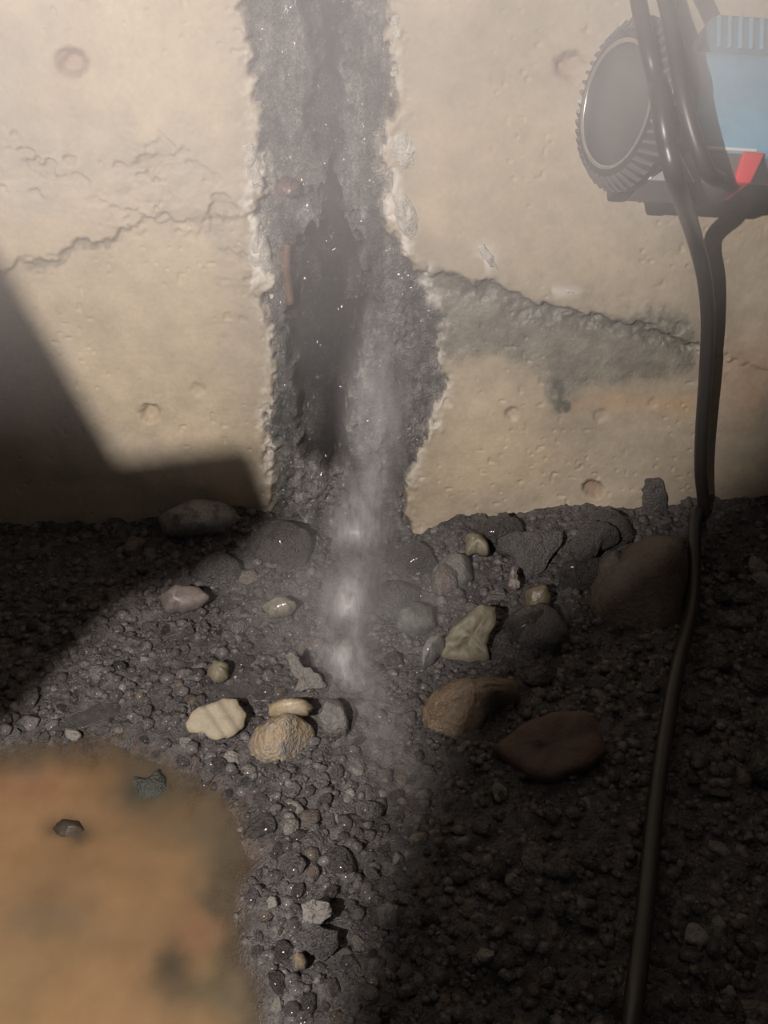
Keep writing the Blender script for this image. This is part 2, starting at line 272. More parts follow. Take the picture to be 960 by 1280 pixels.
# ------------------------------------------------------------------ lumps and slabs with an outline of their own
def resample(pts, n):
    P = np.array(pts, float); Q = np.vstack([P, P[:1]]); s = np.concatenate([[0], np.cumsum(np.hypot(*(np.diff(Q, axis=0).T)))])
    t = np.linspace(0, s[-1], n, endpoint=False); return np.stack([np.interp(t, s, Q[:, 0]), np.interp(t, s, Q[:, 1])], 1)
PROFILES = {'slab': [(0.86, -1.0), (1.0, -0.72), (1.02, -0.25), (0.965, 0.0), (0.75, 0.03), (0.5, 0.05), (0.25, 0.04)],
            'lump': [(0.80, -0.9), (1.0, -0.55), (1.03, -0.12), (0.93, 0.33), (0.74, 0.68), (0.5, 0.9), (0.25, 1.0)],
            'crust': [(1.0, -0.6), (0.96, 0.0), (0.85, 0.45), (0.65, 0.8), (0.4, 0.95), (0.2, 1.0)]}
def rock(name, pts, P0, nrm, h, prof, mat, rough=0.12, n=48, rag=2.5, parent=None, seed=None):
    """closed irregular lump: outline seen from the camera, laid on the plane (P0, nrm), built up by rings along nrm"""
    seed = seed if seed is not None else random.randint(0, 9999); nrm = Vector(nrm).normalized()
    O = resample(pts, n); c = O.mean(0); ang = np.arange(n)
    R = O - c; rr = np.hypot(R[:, 0], R[:, 1])[:, None]
    O = c + R*(1+(rag/np.maximum(rr, 4))*(vn(ang*0.45, ang*0+3, seed)*1.4-.7+vn(ang*1.1, ang*0+7, seed)*.6-.3)[:, None])
    base = np.array([on_plane(a, b, P0, nrm) for a, b in O]); hw_ = 2 if prof == 'slab' else 4; base2 = sum(np.roll(base, q, 0) for q in range(-hw_, hw_+1))/(2*hw_+1); ctr = base.mean(0); rad = np.linalg.norm(base-ctr, axis=1).mean()
    rows = []; N = np.array(nrm)
    for k, (s, hh) in enumerate(PROFILES[prof]):
        wgt = np.clip((s-.45)/.5, 0, 1) if prof != 'slab' else np.clip(s/.95, 0, 1)
        p = ctr + ((base-ctr)*wgt+(base2-ctr)*(1-wgt))*s
        q = fbm(p[:, 0]/rad*2.2+seed, (p[:, 1]+p[:, 2])/rad*2.2+(0 if prof == 'slab' else k*0.35), 3, seed)
        if prof == 'lump': q = q*1.0+0.6*(ridged(p[:, 0]/rad*1.5+seed, (p[:, 1]-p[:, 2])/rad*1.5, 2, seed+3)-.6)
        rows.append(p + N*(hh*h + q*rough*h)[:, None])
    Vv = np.concatenate(rows); K = len(rows); top = len(Vv); bot = top+1
    Vv = np.vstack([Vv, rows[-1].mean(0), rows[0].mean(0)]) - ctr
    if prof == 'lump':
        rl = np.random.default_rng(seed); tang = Vector((1, 0, 0)); bt = N.copy()
        for _ in range(8):
            d_ = rl.normal(size=3); d_ /= np.linalg.norm(d_)
            if d_ @ N < 0: d_ = -d_
            t_ = Vv @ d_; lim = t_.max()*(rl.uniform(.64, .88) if d_ @ N > .45 else rl.uniform(.84, .97))
            Vv = np.where((t_ > lim)[:, None], Vv - d_*((t_-lim)*.8)[:, None], Vv)
    f = []
    for k in range(K-1):
        for i in range(n):
            j = (i+1) % n; f += [(k*n+i, k*n+j, (k+1)*n+j), (k*n+i, (k+1)*n+j, (k+1)*n+i)]
    for i in range(n):
        j = (i+1) % n; f += [((K-1)*n+i, (K-1)*n+j, top), (j, i, bot)]
    me = mesh_np(name, Vv, f, True); bm = bmesh.new(); bm.from_mesh(me); bmesh.ops.recalc_face_normals(bm, faces=bm.faces); bm.to_mesh(me); bm.free()
    o = link(name, me, mat); o.location = ctr
    if parent: o.parent = parent
    return o

# lime crusts and exposed steel on the wall
for pts, h in [([(300,178),(314,170),(326,200),(330,232),(318,238),(306,212)], .006), ([(304,285),(318,270),(332,300),(344,335),(330,350),(312,335),(302,310)], .006),
               ([(328,352),(342,350),(349,392),(338,402),(330,380)], .004), ([(490,168),(508,160),(526,182),(520,210),(498,214),(488,196)], .005),
               ([(488,240),(508,236),(522,262),(530,296),(516,310),(498,288)], .006), ([(592,302),(604,300),(618,320),(624,338),(612,334),(600,320)], .005),
               ([(690,356),(706,354),(724,366),(700,368)], .003), ([(488,22),(498,10),(506,40),(500,70),(488,60)], .003)]:
    cu = np.mean([p[0] for p in pts]); cv = np.mean([p[1] for p in pts])
    rock('lime_crust', pts, (0, wall_d(cu, cv)+.002, 0), (0, -1, 0), h*.8, 'crust', M['lime'], rough=.5, rag=4, n=40, parent=wall)
rock('embedded_stone', [(800,612),(808,596),(822,594),(832,604),(836,630),(826,646),(804,644)], (0, 0, 0), (0, -1, 0), .008, 'crust', M['grey'], parent=wall)
rock('embedded_stone', [(345,228),(358,222),(374,230),(376,242),(362,248),(346,242)], (0, -.002, 0), (0, -1, 0), .007, 'crust', surf('reddish_wet_stone', (0.13, 0.08, 0.072), rough=(.1, .3), bump=.3), parent=wall)
def tube_mesh(name, pts, rad, n=14, caps=True, taper=None):
    P = [Vector(p) for p in pts]; Vv = []; f = []; prev = None
    for i, p in enumerate(P):
        t = (P[min(i+1, len(P)-1)]-P[max(i-1, 0)]).normalized()
        a = prev if prev is not None else t.orthogonal().normalized()
        a = (a - t*a.dot(t)).normalized(); prev = a; b = t.cross(a); r = rad if taper is None else rad*taper[i]
        for k in range(n):
            an = 2*math.pi*k/n; Vv.append(p + a*(r*math.cos(an)) + b*(r*math.sin(an)))
    for i in range(len(P)-1):
        for k in range(n):
            j = (k+1) % n; f.append((i*n+k, i*n+j, (i+1)*n+j, (i+1)*n+k))
    me = bpy.data.meshes.new(name)
    faces = list(f)
    if caps: faces += [tuple(reversed(range(n))), tuple(range((len(P)-1)*n, len(P)*n))]
    me.from_pydata([tuple(x) for x in Vv], [], faces); me.polygons.foreach_set('use_smooth', [True]*len(faces)); me.update(); return me
def spline(pts, m=12):
    P = [np.array(p, float) for p in pts]; P = [2*P[0]-P[1]] + P + [2*P[-1]-P[-2]]; out = []
    for i in range(1, len(P)-2):
        a, b, c, d = P[i-1:i+3]
        for t in np.linspace(0, 1, m, endpoint=False):
            out.append(0.5*((2*b)+(c-a)*t+(2*a-5*b+4*c-d)*t*t+(3*b-a-3*c+d)*t**3))
    out.append(P[-2]); return out
rb = [wall_pt(a, b, wall_d(a, b)-.004+.001) for a, b in [(358,308),(359,330),(361,352),(364,374)]]
link('rebar', tube_mesh('rebar', spline([(p.x, .0068, p.z) for p in rb], 5), .0026), M['rust'], wall)['label'] = 'rusty steel bar showing in the seam'

# ------------------------------------------------------------------ floor of mud and rubble
gx = nonuni(-1.6, -0.33, 0.33, 1.6, 0.0013, 0.03); gy = nonuni(-1.6, -0.40, 0.01, 0.03, 0.0013, 0.02)
GX, GY = np.meshgrid(gx, gy)
PUD = [(-400,940),(0,936),(60,925),(130,922),(190,945),(255,975),(300,1010),(318,1070),(300,1120),(296,1180),(318,1230),(330,1300),(360,1500),(-600,1500)]
def height(x, y, want_parts=False):
    x = np.asarray(x, float); y = np.asarray(y, float)
    uu, vv = proj(x, y, np.zeros_like(x))
    mmx, mmy = x*1000, y*1000
    h = 6.5*fbm(mmx/60, mmy/60, 3, 101) + 4.2*fbm(mmx/17, mmy/17, 3, 102) + 2.6*fbm(mmx/6, mmy/6, 3, 103, .6) + 3.0*(ridged(mmx/9, mmy/9, 4, 104)-.4)
    bank = np.interp(uu, [0, 200, 300, 345, 380, 520, 570, 700, 800, 880, 960], [2, 4, 13, 9, -3, -3, 9, 13, 18, 22, 22])
    h = h + bank*np.exp(-(-mmy/48.0)**2)
    chan = sst(46, 8, line_d(uu, vv, [(448,650),(440,740),(428,815),(470,900),(490,1000)])); h = h - 3.5*chan
    sp = poly_sd(uu+8*fbm(uu/30, vv/30, 3, 110), vv+8*fbm(uu/30, vv/30, 3, 111), PUD)
    mp = sst(26, -30, sp)
    h = h*(1-mp) + (-9+2.5*fbm(mmx/40, mmy/40, 2, 112))*mp
    return (h/1000, uu, vv, mp, chan) if want_parts else h/1000
H, uu, vv, mp, chan = height(GX, GY, True)
mmx, mmy = GX*1000, GY*1000
GC = np.zeros(GX.shape+(3,)); GC[:] = (0.118, 0.108, 0.108); GC *= (1+0.4*fbm(mmx/30, mmy/30, 4, 120))[..., None]
GC = mix(GC, (0.10, 0.095, 0.09), .6*sst(.5, .75, vn(mmx/14, mmy/14, 121)))
GC = mix(GC, (0.13, 0.09, 0.055), mp)
Vg = np.stack([GX, GY, H], -1).reshape(-1, 3); ny, nx2 = GX.shape; idx = np.arange(ny*nx2).reshape(ny, nx2)
Fg = np.stack([idx[:-1, :-1], idx[:-1, 1:], idx[1:, 1:], idx[1:, :-1]], -1).reshape(-1, 4)
floor = tag(link('floor', mesh_np('floor', Vg, Fg, True, {'stain': GC.reshape(-1, 3), 'wet': (.3+.7*vn(mmx/10, mmy/10, 125)).ravel()}), M['ground']), 'dark wet mud floor at the foot of the concrete wall', kind='structure')
def hz(x, y): return float(height(np.array([x]), np.array([y]))[0])

# muddy puddle, its silt-laden surface
PZ = -0.003
pu = np.linspace(-0.62, -0.03, 240); pyy = np.linspace(-0.52, -0.12, 200); PX, PY = np.meshgrid(pu, pyy)
a, b = proj(PX, PY, np.full_like(PX, PZ)); sp = poly_sd(a+8*fbm(a/30, b/30, 3, 110), b+8*fbm(a/30, b/30, 3, 111), PUD)
PC = np.zeros(PX.shape+(3,)); PC[:] = (0.26, 0.158, 0.08)
PC *= (1+0.16*fbm(PX*1000/70, PY*1000/70, 4, 130))[..., None]
PC = mix(PC, (0.20, 0.135, 0.07), .6*sst(.45, .75, vn(PX*1000/38, PY*1000/30, 131)))
for (cu, cv, r1, r2, col, s) in [(85,1037,26,16,(.075,.06,.042),.85),(180,990,40,34,(.07,.072,.055),.75),(250,1035,70,30,(.15,.115,.07),.6),(262,1130,14,16,(.09,.075,.045),.7),(215,1205,22,34,(.075,.062,.045),.7),(240,1240,50,24,(.10,.085,.055),.6),(40,985,46,22,(.27,.12,.07),.5),(60,1140,60,34,(.19,.14,.085),.6),(285,1080,40,70,(.13,.11,.075),.6),(255,1170,28,30,(.30,.15,.085),.6),(280,1225,30,40,(.17,.15,.075),.5)]:
    PC = mix(PC, np.array(col)*.8, min(1, s*1.3)*np.exp(-(((a-cu+12*fbm(a/25, b/25, 3, 133))/r1)**2+((b-cv+10*fbm(a/25, b/25, 3, 134))/r2)**2)))
PC = mix(PC, (0.12, 0.10, 0.075), .75*sst(-60, 0, sp+16*fbm(a/40, b/40, 3, 136)))
PC *= .74
keep = (sp < 40); ids = np.full(PX.size, -1)
Vp = np.stack([PX, PY, np.full_like(PX, PZ)+.0006*fbm(PX*1000/30, PY*1000/30, 2, 135)], -1).reshape(-1, 3)
idx = np.arange(PX.size).reshape(PX.shape)
Fp = np.stack([idx[:-1, :-1], idx[:-1, 1:], idx[1:, 1:], idx[1:, :-1]], -1).reshape(-1, 4); Fp = Fp[keep[:-1, :-1].ravel()]
used, inv = np.unique(Fp, return_inverse=True)
M['puddle'] = surf('silty_water', attr=True, rough=(0.3, 0.45), scale=14, var=0.12, bump=0.05, bdist=0.002, spec=0.35)
_nt = M['puddle'].node_tree; _at = nd(_nt, 'ShaderNodeAttribute', attribute_name='foam'); _tr = nd(_nt, 'ShaderNodeBsdfTransparent'); _mx = nd(_nt, 'ShaderNodeMixShader')
_nt.links.new(_at.outputs['Fac'], _mx.inputs[0]); _nt.links.new(_tr.outputs[0], _mx.inputs[1]); _nt.links.new(_nt.nodes['Principled BSDF'].outputs[0], _mx.inputs[2]); _nt.links.new(_mx.outputs[0], _nt.nodes['Material Output'].inputs['Surface'])
tag(link('muddy_puddle', mesh_np('muddy_puddle', Vp[used], inv.reshape(-1, 4), True, {'stain': PC.reshape(-1, 3)[used], 'foam': sst(34, -55, sp+22*fbm(a/30, b/30, 3, 137)).ravel()[used]}), M['puddle']), 'orange-brown silty puddle filling the hollow before the gravel', 'puddle')

# ------------------------------------------------------------------ named stones
UPN = (0, -0.25, 1)
def stone(name, pts, h, prof, mat, label, lift=0.004, nrm=UPN, rough=.32, rag=1.5, cat='stone', group=None):
    cu = np.mean([p[0] for p in pts]); cv = np.mean([p[1] for p in pts]); P = floor_pt(cu, cv)
    for _ in range(3): P = floor_pt(cu, cv, hz(P.x, P.y)+lift)
    o = rock(name, pts, P, nrm, h, prof, mat, rough=rough, rag=rag)
    taken.append((cu, cv, .5*max(max(p[0] for p in pts)-min(p[0] for p in pts), max(p[1] for p in pts)-min(p[1] for p in pts))))
    return tag(o, label, cat, group)
taken = []
z6 = lambda L: [(200+x/4.364, 780+y/4.364) for x, y in L]
z5 = lambda L: [(520+x/3.43, 640+y/3.43) for x, y in L]
stone('flat_stone', z6([(148,520),(175,480),(215,450),(290,435),(340,400),(415,405),(440,450),(475,490),(450,560),(380,622),(300,635),(240,595),(155,588)]), .007, 'slab', M['grooved'], 'clean flat beige stone flake with faint slanting grooves lying on dark mud', lift=.010, nrm=(.12, -.55, .8), rough=.1, rag=2.5)
stone('rough_stone', z6([(455,640),(500,580),(560,560),(610,510),(690,500),(790,520),(850,570),(860,640),(780,720),(680,770),(560,740),(470,715)]), .014, 'lump', M['cream'], 'cream stone chunk half smeared with grey mud, wet and glinting', lift=.004, rough=.28, rag=3)
stone('flat_stone', z6([(596,450),(640,414),(730,402),(800,412),(830,450),(806,492),(720,500),(640,510),(600,500)]), .008, 'lump', surf('cream_slab', (.31, .25, .16), rough=(.3, .6), scale=90, tint2=(.22, .19, .14)), 'small cream slab tucked behind the mud-smeared cream chunk', lift=.012, nrm=(0, -.5, .8), rag=2)
stone('ragged_shard', z6([(690,180),(712,140),(740,160),(775,225),(830,250),(870,275),(912,330),(880,350),(830,355),(770,372),(735,365),(760,300),(730,290)]), .005, 'slab', M['pale'], 'thin ragged pale grey shard standing above the cream chunk', lift=.012, nrm=(.2, -.5, .7), rag=3)
stone('flat_stone', z5([(110,560),(190,470),(240,420),(290,395),(345,410),(348,450),(335,500),(308,560),(320,640),(250,645),(190,640),(120,620)]), .012, 'slab', M['olive'], 'olive-tan flat stone leaning right of the water stream', lift=.014, nrm=(.05, -.75, .7), rag=2.5)
stone('rough_stone', z5([(20,860),(60,790),(110,760),(170,730),(300,710),(425,690),(480,720),(440,800),(330,850),(280,930),(150,985),(60,950)]), .016, 'lump', M['orange'], 'rusty orange-brown lumpy stone below the leaning olive stone', lift=.002, rough=.3, rag=4)
for pts, mt, lab in [([(730,652),(758,638),(790,646),(797,668),(765,678),(736,670)], 'grey', 'small grey lump pressed against the wall foot under the dent'),
        ([(596,656),(636,646),(654,664),(630,680),(600,674)], 'dark', 'dark low lump at the wall foot left of the broad broken slab'),
        ([(306,664),(345,652),(388,668),(384,698),(340,706),(308,692)], 'dark', 'dark lump at the wall foot left of the falling water'),
        ([(640,772),(668,756),(700,764),(716,790),(690,812),(650,806)], 'grey', 'grey lump half in shadow left of the brown boulder'),
        ([(246,700),(280,692),(304,704),(296,724),(262,730),(244,716)], 'grey', 'grey lump in gravel below the limed lump at the left wall foot'),
        ([(540,720),(556,706),(574,714),(572,738),(548,744)], 'brown', 'brownish lump between the pale speckled stone and the stream')]:
    stone('stone', pts, .013, 'lump', M[mt], lab, lift=.006, rag=3)
stone('boulder', [(738,760),(748,715),(775,685),(815,668),(850,672),(858,700),(858,760),(850,800),(832,835),(790,852),(755,830),(740,800)], .030, 'lump', M['boulder'], 'large brown boulder half in shadow beside the black cable', lift=-.002, rough=.12, nrm=(0, -.6, .8))
stone('flat_stone', [(618,930),(650,905),(690,890),(735,887),(748,905),(760,935),(738,955),(700,972),(680,975),(640,955)], .012, 'slab', M['red'], 'reddish-brown flat stone lying in the deep shadow', lift=.008, rough=.2, rag=2)
stone('broken_slab', z5([(425,85),(520,75),(640,80),(630,130),(600,170),(570,215),(540,260),(480,285),(450,240),(430,190),(360,150),(370,110)]), .014, 'slab', M['grey'], 'broad grey broken concrete slab against the wall foot right of the stream', lift=.014, nrm=(.1, -.7, .7), rough=.25, rag=2)
stone('stone', z5([(645,150),(690,100),(700,60),(870,50),(885,110),(800,130),(760,180),(690,190)]), .012, 'lump', M['grey'], 'grey broken lump at the wall foot above the brown boulder', lift=.016, rag=3)
stone('stone', z5([(620,250),(660,210),(730,190),(790,200),(800,260),(760,310),(690,330),(640,320)]), .013, 'lump', M['dark'], 'dark grey lump between the broken slab and the brown boulder', lift=.008, rag=3)
stone('stone', z5([(780,200),(840,170),(910,190),(900,250),(840,270),(790,260)]), .012, 'lump', M['brown'], 'brownish stone touching the top of the brown boulder', lift=.012, rag=2)
stone('sliver_stone', z5([(418,235),(432,250),(448,325),(425,335),(398,322),(405,275)]), .006, 'slab', surf('pinkish_stone', (.18, .155, .14), rough=(.3, .6)), 'pale pinkish upright sliver of stone under the broken slab', lift=.012, nrm=(.1, -.8, .6))
stone('stone', z5([(215,105),(245,88),(275,92),(300,120),(322,140),(310,175),(270,160),(220,165)]), .008, 'lump', surf('yellowish_stone', (.19, .17, .12), rough=(.25, .6)), 'small yellowish stone near the wall foot left of the broken slab', lift=.012, rag=2)
stone('stone', z5([(470,340),(500,310),(550,315),(580,350),(570,400),(510,410),(475,385)]), .008, 'lump', surf('ochre_stone', (.15, .125, .085), rough=(.2, .5)), 'ochre wet stone below the broken slab', lift=.010, rag=2)
stone('stone', z5([(380,470),(430,420),(520,410),(590,440),(570,520),(500,560),(400,550)]), .013, 'lump', M['dark'], 'dark rounded stone right of the leaning olive stone', lift=.004)
stone('stone', z5([(20,600),(70,540),(115,530),(120,570),(75,620),(30,650)]), .010, 'lump', surf('wet_white_stone', (.19, .185, .18), rough=(.06, .25), coat=.5), 'wet whitish pebble glinting at the left edge of the olive stone', lift=.012)
stone('stone', [(328,758),(340,746),(360,748),(370,756),(360,766),(338,768)], .008, 'lump', surf('glinting_stone', (.20, .185, .15), rough=(.05, .25), coat=.6), 'pale wet stone with a bright glint left of the stream', lift=.010)
stone('flat_stone', [(376,1130),(392,1124),(412,1128),(414,1146),(398,1156),(380,1154)], .009, 'slab', M['pale'], 'pale grey squarish stone lying just above its larger flat neighbour', lift=.010, nrm=(0, -.5, .8), rag=2)
stone('flat_stone', [(372,1165),(398,1158),(422,1164),(424,1184),(412,1196),(386,1194),(376,1184)], .012, 'slab', M['grey'], 'larger flat grey stone below the pale squarish one', lift=.008, nrm=(0, -.5, .8), rag=2)
stone('stone', [(366,1194),(376,1190),(384,1198),(382,1208),(370,1210)], .006, 'lump', surf('tan_pebble', (.22, .18, .13), rough=(.3, .5)), 'tan pebble at the lower left corner of the larger flat grey stone', lift=.008)
stone('stone', [(470,1134),(486,1128),(500,1138),(496,1154),(476,1154)], .009, 'lump', M['pale'], 'pale pebble right of the two flat grey stones', lift=.008)
stone('rough_stone', [(396,900),(405,880),(424,876),(436,892),(434,915),(412,918)], .012, 'lump', surf('wet_grey_chunk', (.17, .16, .15), rough=(.1, .45), bump=.7, bdist=.003), 'wet grey chunk right of the cream slab', lift=.008, rough=.3, rag=3)
stone('stone', [(492,760),(512,752),(540,762),(548,780),(520,790),(496,784)], .010, 'lump', M['green'], 'greenish grey wet stone between stream and olive stone', lift=.008, rag=3)
stone('stone', [(470,735),(500,722),(526,732),(524,760),(496,768),(474,758)], .012, 'lump', M['grey'], 'rounded grey stone touching the right side of the upper water dome', lift=.006)
stone('stone', [(484,690),(512,676),(540,684),(548,706),(520,722),(490,714)], .012, 'lump', M['dark'], 'dark rounded stone by the wall foot right of the falling water', lift=.006)
stone('stone', [(548,704),(566,690),(588,698),(592,720),(570,732),(552,724)], .010, 'lump', M['pale'], 'pale speckled stone below the small yellowish stone', lift=.008)
stone('rough_stone', [(196,648),(215,630),(250,622),(285,630),(302,650),(285,668),(240,674),(206,668)], .020, 'lump', surf('limed_lump', (.36, .33, .31), rough=(.2, .6), tint2=(.14, .13, .125), bump=.7, bdist=.003), 'greyish white lump in shadow against the left wall foot', lift=.004, nrm=(0, -.7, .7), rough=.25)
stone('stone', [(158,988),(168,970),(184,974),(198,962),(214,982),(206,996),(186,1008),(164,1004)], .006, 'lump', surf('dark_green_stone', (.055, .058, .048), rough=(.3, .6), scale=110, bump=.7, bdist=.004), 'dark greenish stone rising from the edge of the orange puddle', lift=.004, rag=3)
stone('stone', [(66,1036),(78,1024),(98,1026),(106,1038),(94,1050),(72,1048)], .005, 'lump', surf('silted_stone', (.045, .034, .024), rough=(.4, .6)), 'dark silt-covered stone alone in the orange puddle', lift=.007)
stone('stone', [(828,890),(836,885),(843,891),(839,898),(830,898)], .004, 'lump', M['pale'], 'tiny pale pebble alone in the black shadow', lift=.006)
stone('stone', [(196,744),(212,734),(250,736),(262,746),(240,760),(206,760)], .008, 'lump', surf('mauve_stone', (.14, .12, .11), rough=(.3, .6)), 'flat brownish grey stone in the gravel left of the glinting stone', lift=.010)
stone('stone', [(258,840),(268,826),(286,830),(284,846),(268,852)], .006, 'lump', M['olive'], 'small olive pebble above the clean flat beige flake', lift=.008)

# ------------------------------------------------------------------ loose stones, each an object
protos = {}
def sphere(sub):
    bm = bmesh.new(); bmesh.ops.create_icosphere(bm, subdivisions=sub, radius=1.0)
    V0 = np.array([p.co[:] for p in bm.verts]); F0 = np.array([[q.index for q in f.verts] for f in bm.faces]); bm.free(); return V0, F0
SV, SF = sphere(3); SV1, SF1 = sphere(1)
def angular(V0, k, lo=.55, hi=.9, r=rng):
    P = V0.copy()
    for _ in range(k):
        n = r.normal(size=3); n /= np.linalg.norm(n); d = r.uniform(lo, hi); t = P@n
        P = np.where((t > d)[:, None], P - n*(t-d)[:, None], P)
    P *= 1+0.13*fbm(P[:, 0]*2.5+r.uniform(0, 50), P[:, 1]*3+P[:, 2]*2, 3, int(r.integers(999)))[:, None]
    P *= np.array([1, r.uniform(.68, .95), r.uniform(.45, .75)]); return P
for t in ('dark', 'grey', 'brown', 'pale'):
    for k in range(5):
        me = mesh_np('stone_'+t, angular(SV, 11)*.006, SF, True); me.materials.append(M[t]); protos[t, k] = me
ZN = [('high in the gravel bed left of the glinting stone', lambda x, y: x < 340 and y < 780), ('in the gravel bed above the clean flat beige flake', lambda x, y: x < 400 and y < 870),
      ('in the gravel between the beige flake and the orange puddle', lambda x, y: x < 330 and y < 1000), ('between the water stream and the leaning olive stone', lambda x, y: 470 <= x < 640 and y < 860),
      ('along the wall foot right of the broken slab', lambda x, y: x >= 640 and y < 720), ('in shadow around the large brown boulder', lambda x, y: x >= 600 and y < 870),
      ('in deep shadow beside the reddish flat stone', lambda x, y: x >= 560 and y < 1000), ('in black shadow left of the cable end', lambda x, y: x >= 560 and x < 790), ('in black shadow right of the cable end', lambda x, y: x >= 790),
      ('in the gravel strip below the mud-smeared cream chunk', lambda x, y: y < 1090 and x < 450), ('where the water runs out below the rusty stone', lambda x, y: y < 1090), ('in the lowest gravel beside the orange puddle', lambda x, y: x < 440), ('at the lit edge of the lowest gravel', lambda x, y: True)]
TONE = {'dark': 'dark wet stone', 'grey': 'grey wet stone', 'brown': 'brownish wet stone', 'pale': 'pale grey stone'}
GRP = {'dark': 'dark stones', 'grey': 'grey stones', 'brown': 'brown stones', 'pale': 'pale stones'}
placed = list(taken); count = 0; tries = 0
while count < 285 and tries < 20000:
    tries += 1; x = rng.uniform(-10, 965); y = rng.uniform(672, 1290)
    if x < 150 and y < 730 or y > 930-0*x and poly_sd(np.array([x]), np.array([y]), PUD)[0] < 8: continue
    big = 1.0 if 320 < x < 520 and y > 960 else (0.72 if x < 400 else 0.95)
    if x > 470 and y < 960: big = 1.55
    r = big*rng.choice([9, 11, 14, 18, 24], p=[.22, .3, .24, .16, .08])
    if line_d(np.array([x]), np.array([y]), [(448,640),(440,740),(428,815),(462,880)])[0] < 36+r: continue
    if abs(x-np.interp(y, [600, 680, 760, 900, 1000, 1200, 1290], [877, 876, 860, 835, 820, 800, 790])) < r+16: continue
    if any((x-a)**2+(y-b)**2 < ((r+c)*.92)**2 for a, b, c in placed): continue
    if x > 560 and y > 980 and rng.random() < .6: continue
    P = floor_pt(x, y); P = floor_pt(x, y, hz(P.x, P.y)+.002)
    if P.y > -.008: continue
    t = rng.choice(['dark', 'grey', 'brown', 'pale'], p=[.42, .40, .09, .09])
    o = link('stone', protos[t, int(rng.integers(5))]); s = r*depth(P)/FPX*1.08
    q = s/.006; o.scale = (q, q, q*rng.uniform(.85, 1.25)); o.rotation_euler = (rng.normal(0, .3), rng.normal(0, .3), rng.uniform(0, 6.28)); o.location = (P.x, P.y, hz(P.x, P.y)+s*.08)
    zone = next(n for n, f in ZN if f(x, y)); sz = 'small' if r < 9.6 else 'large' if r > 14.5 else 'middling'; tag(o, sz+' '+TONE[t]+' '+zone, 'stone', sz+' '+GRP[t]+' '+zone)
    placed.append((x, y, r)); count += 1

# fine gravel, too much of it to count
GV = []; GF = []; GCc = []; off = 0; shapes = [angular(SV1, 6) for _ in range(24)]
n_g = 15000; px = rng.uniform(-.36, .36, n_g); py = -rng.uniform(0.003, .43, n_g); hh, gu, gv, gm, gc = height(px, py, True)
for k in range(n_g):
    if gm[k] > .55 or (gm[k] > .15 and rng.random() < .6) or (gc[k] > .5 and rng.random() < .8): continue
    s = float(np.clip(rng.lognormal(math.log(.0023), .45), .0010, .0058))
    a = rng.uniform(0, 6.28); c_, s_ = math.cos(a), math.sin(a); P = shapes[k % 24]*s
    P = np.stack([P[:, 0]*c_-P[:, 1]*s_, P[:, 0]*s_+P[:, 1]*c_, P[:, 2]], 1)+np.array([px[k], py[k], hh[k]+s*.02])
    q = rng.random(); col = np.array([.135, .124, .123])*rng.uniform(.5, 1.4)
    if q > .96: col = np.array([.22, .208, .19])*rng.uniform(.7, 1.2)
    elif q > .85: col = np.array([.14, .117, .098])*rng.uniform(.6, 1.3)
    GV.append(P); GF.append(SF1+off); off += len(P); GCc.append(np.tile(col, (len(P), 1)))
tag(link('gravel', mesh_np('gravel', np.concatenate(GV), np.concatenate(GF), True, {'stain': np.concatenate(GCc)}), M['gravel']), 'fine dark wet gravel covering the mud between the stones', 'gravel', kind='stuff')

# ------------------------------------------------------------------ running water out of the seam
def water_mat():
    m, nt, b = nmat('foaming_water'); L = nt.links.new
    b.inputs['Base Color'].default_value = (.38, .365, .37, 1); b.inputs['Roughness'].default_value = .42; b.inputs['Subsurface Weight'].default_value = 0.0
    at = nd(nt, 'ShaderNodeAttribute', attribute_name='foam'); tr = nd(nt, 'ShaderNodeBsdfTransparent'); mx = nd(nt, 'ShaderNodeMixShader')
    tc = nd(nt, 'ShaderNodeTexCoord'); mp_ = nd(nt, 'ShaderNodeMapping'); mp_.inputs['Scale'].default_value = (220, 70, 70); L(tc.outputs['Object'], mp_.inputs[0])
    n = nd(nt, 'ShaderNodeTexNoise', Scale=1.0, Detail=5.0, Roughness=.6); L(mp_.outputs[0], n.inputs['Vector'])
    r = nd(nt, 'ShaderNodeMapRange'); r.inputs[1].default_value = .3; r.inputs[2].default_value = .7; r.inputs[3].default_value = .45; r.inputs[4].default_value = 1.1; L(n.outputs[0], r.inputs[0])
    mu = nd(nt, 'ShaderNodeMath', operation='MULTIPLY'); mu.use_clamp = True; L(at.outputs['Fac'], mu.inputs[0]); L(r.outputs[0], mu.inputs[1])
    bu = nd(nt, 'ShaderNodeBump', Strength=.35, Distance=.002); L(n.outputs[0], bu.inputs['Height']); L(bu.outputs[0], b.inputs['Normal'])
    L(mu.outputs[0], mx.inputs[0]); L(tr.outputs[0], mx.inputs[1]); L(b.outputs[0], mx.inputs[2]); L(mx.outputs[0], nt.nodes['Material Output'].inputs['Surface']); return m
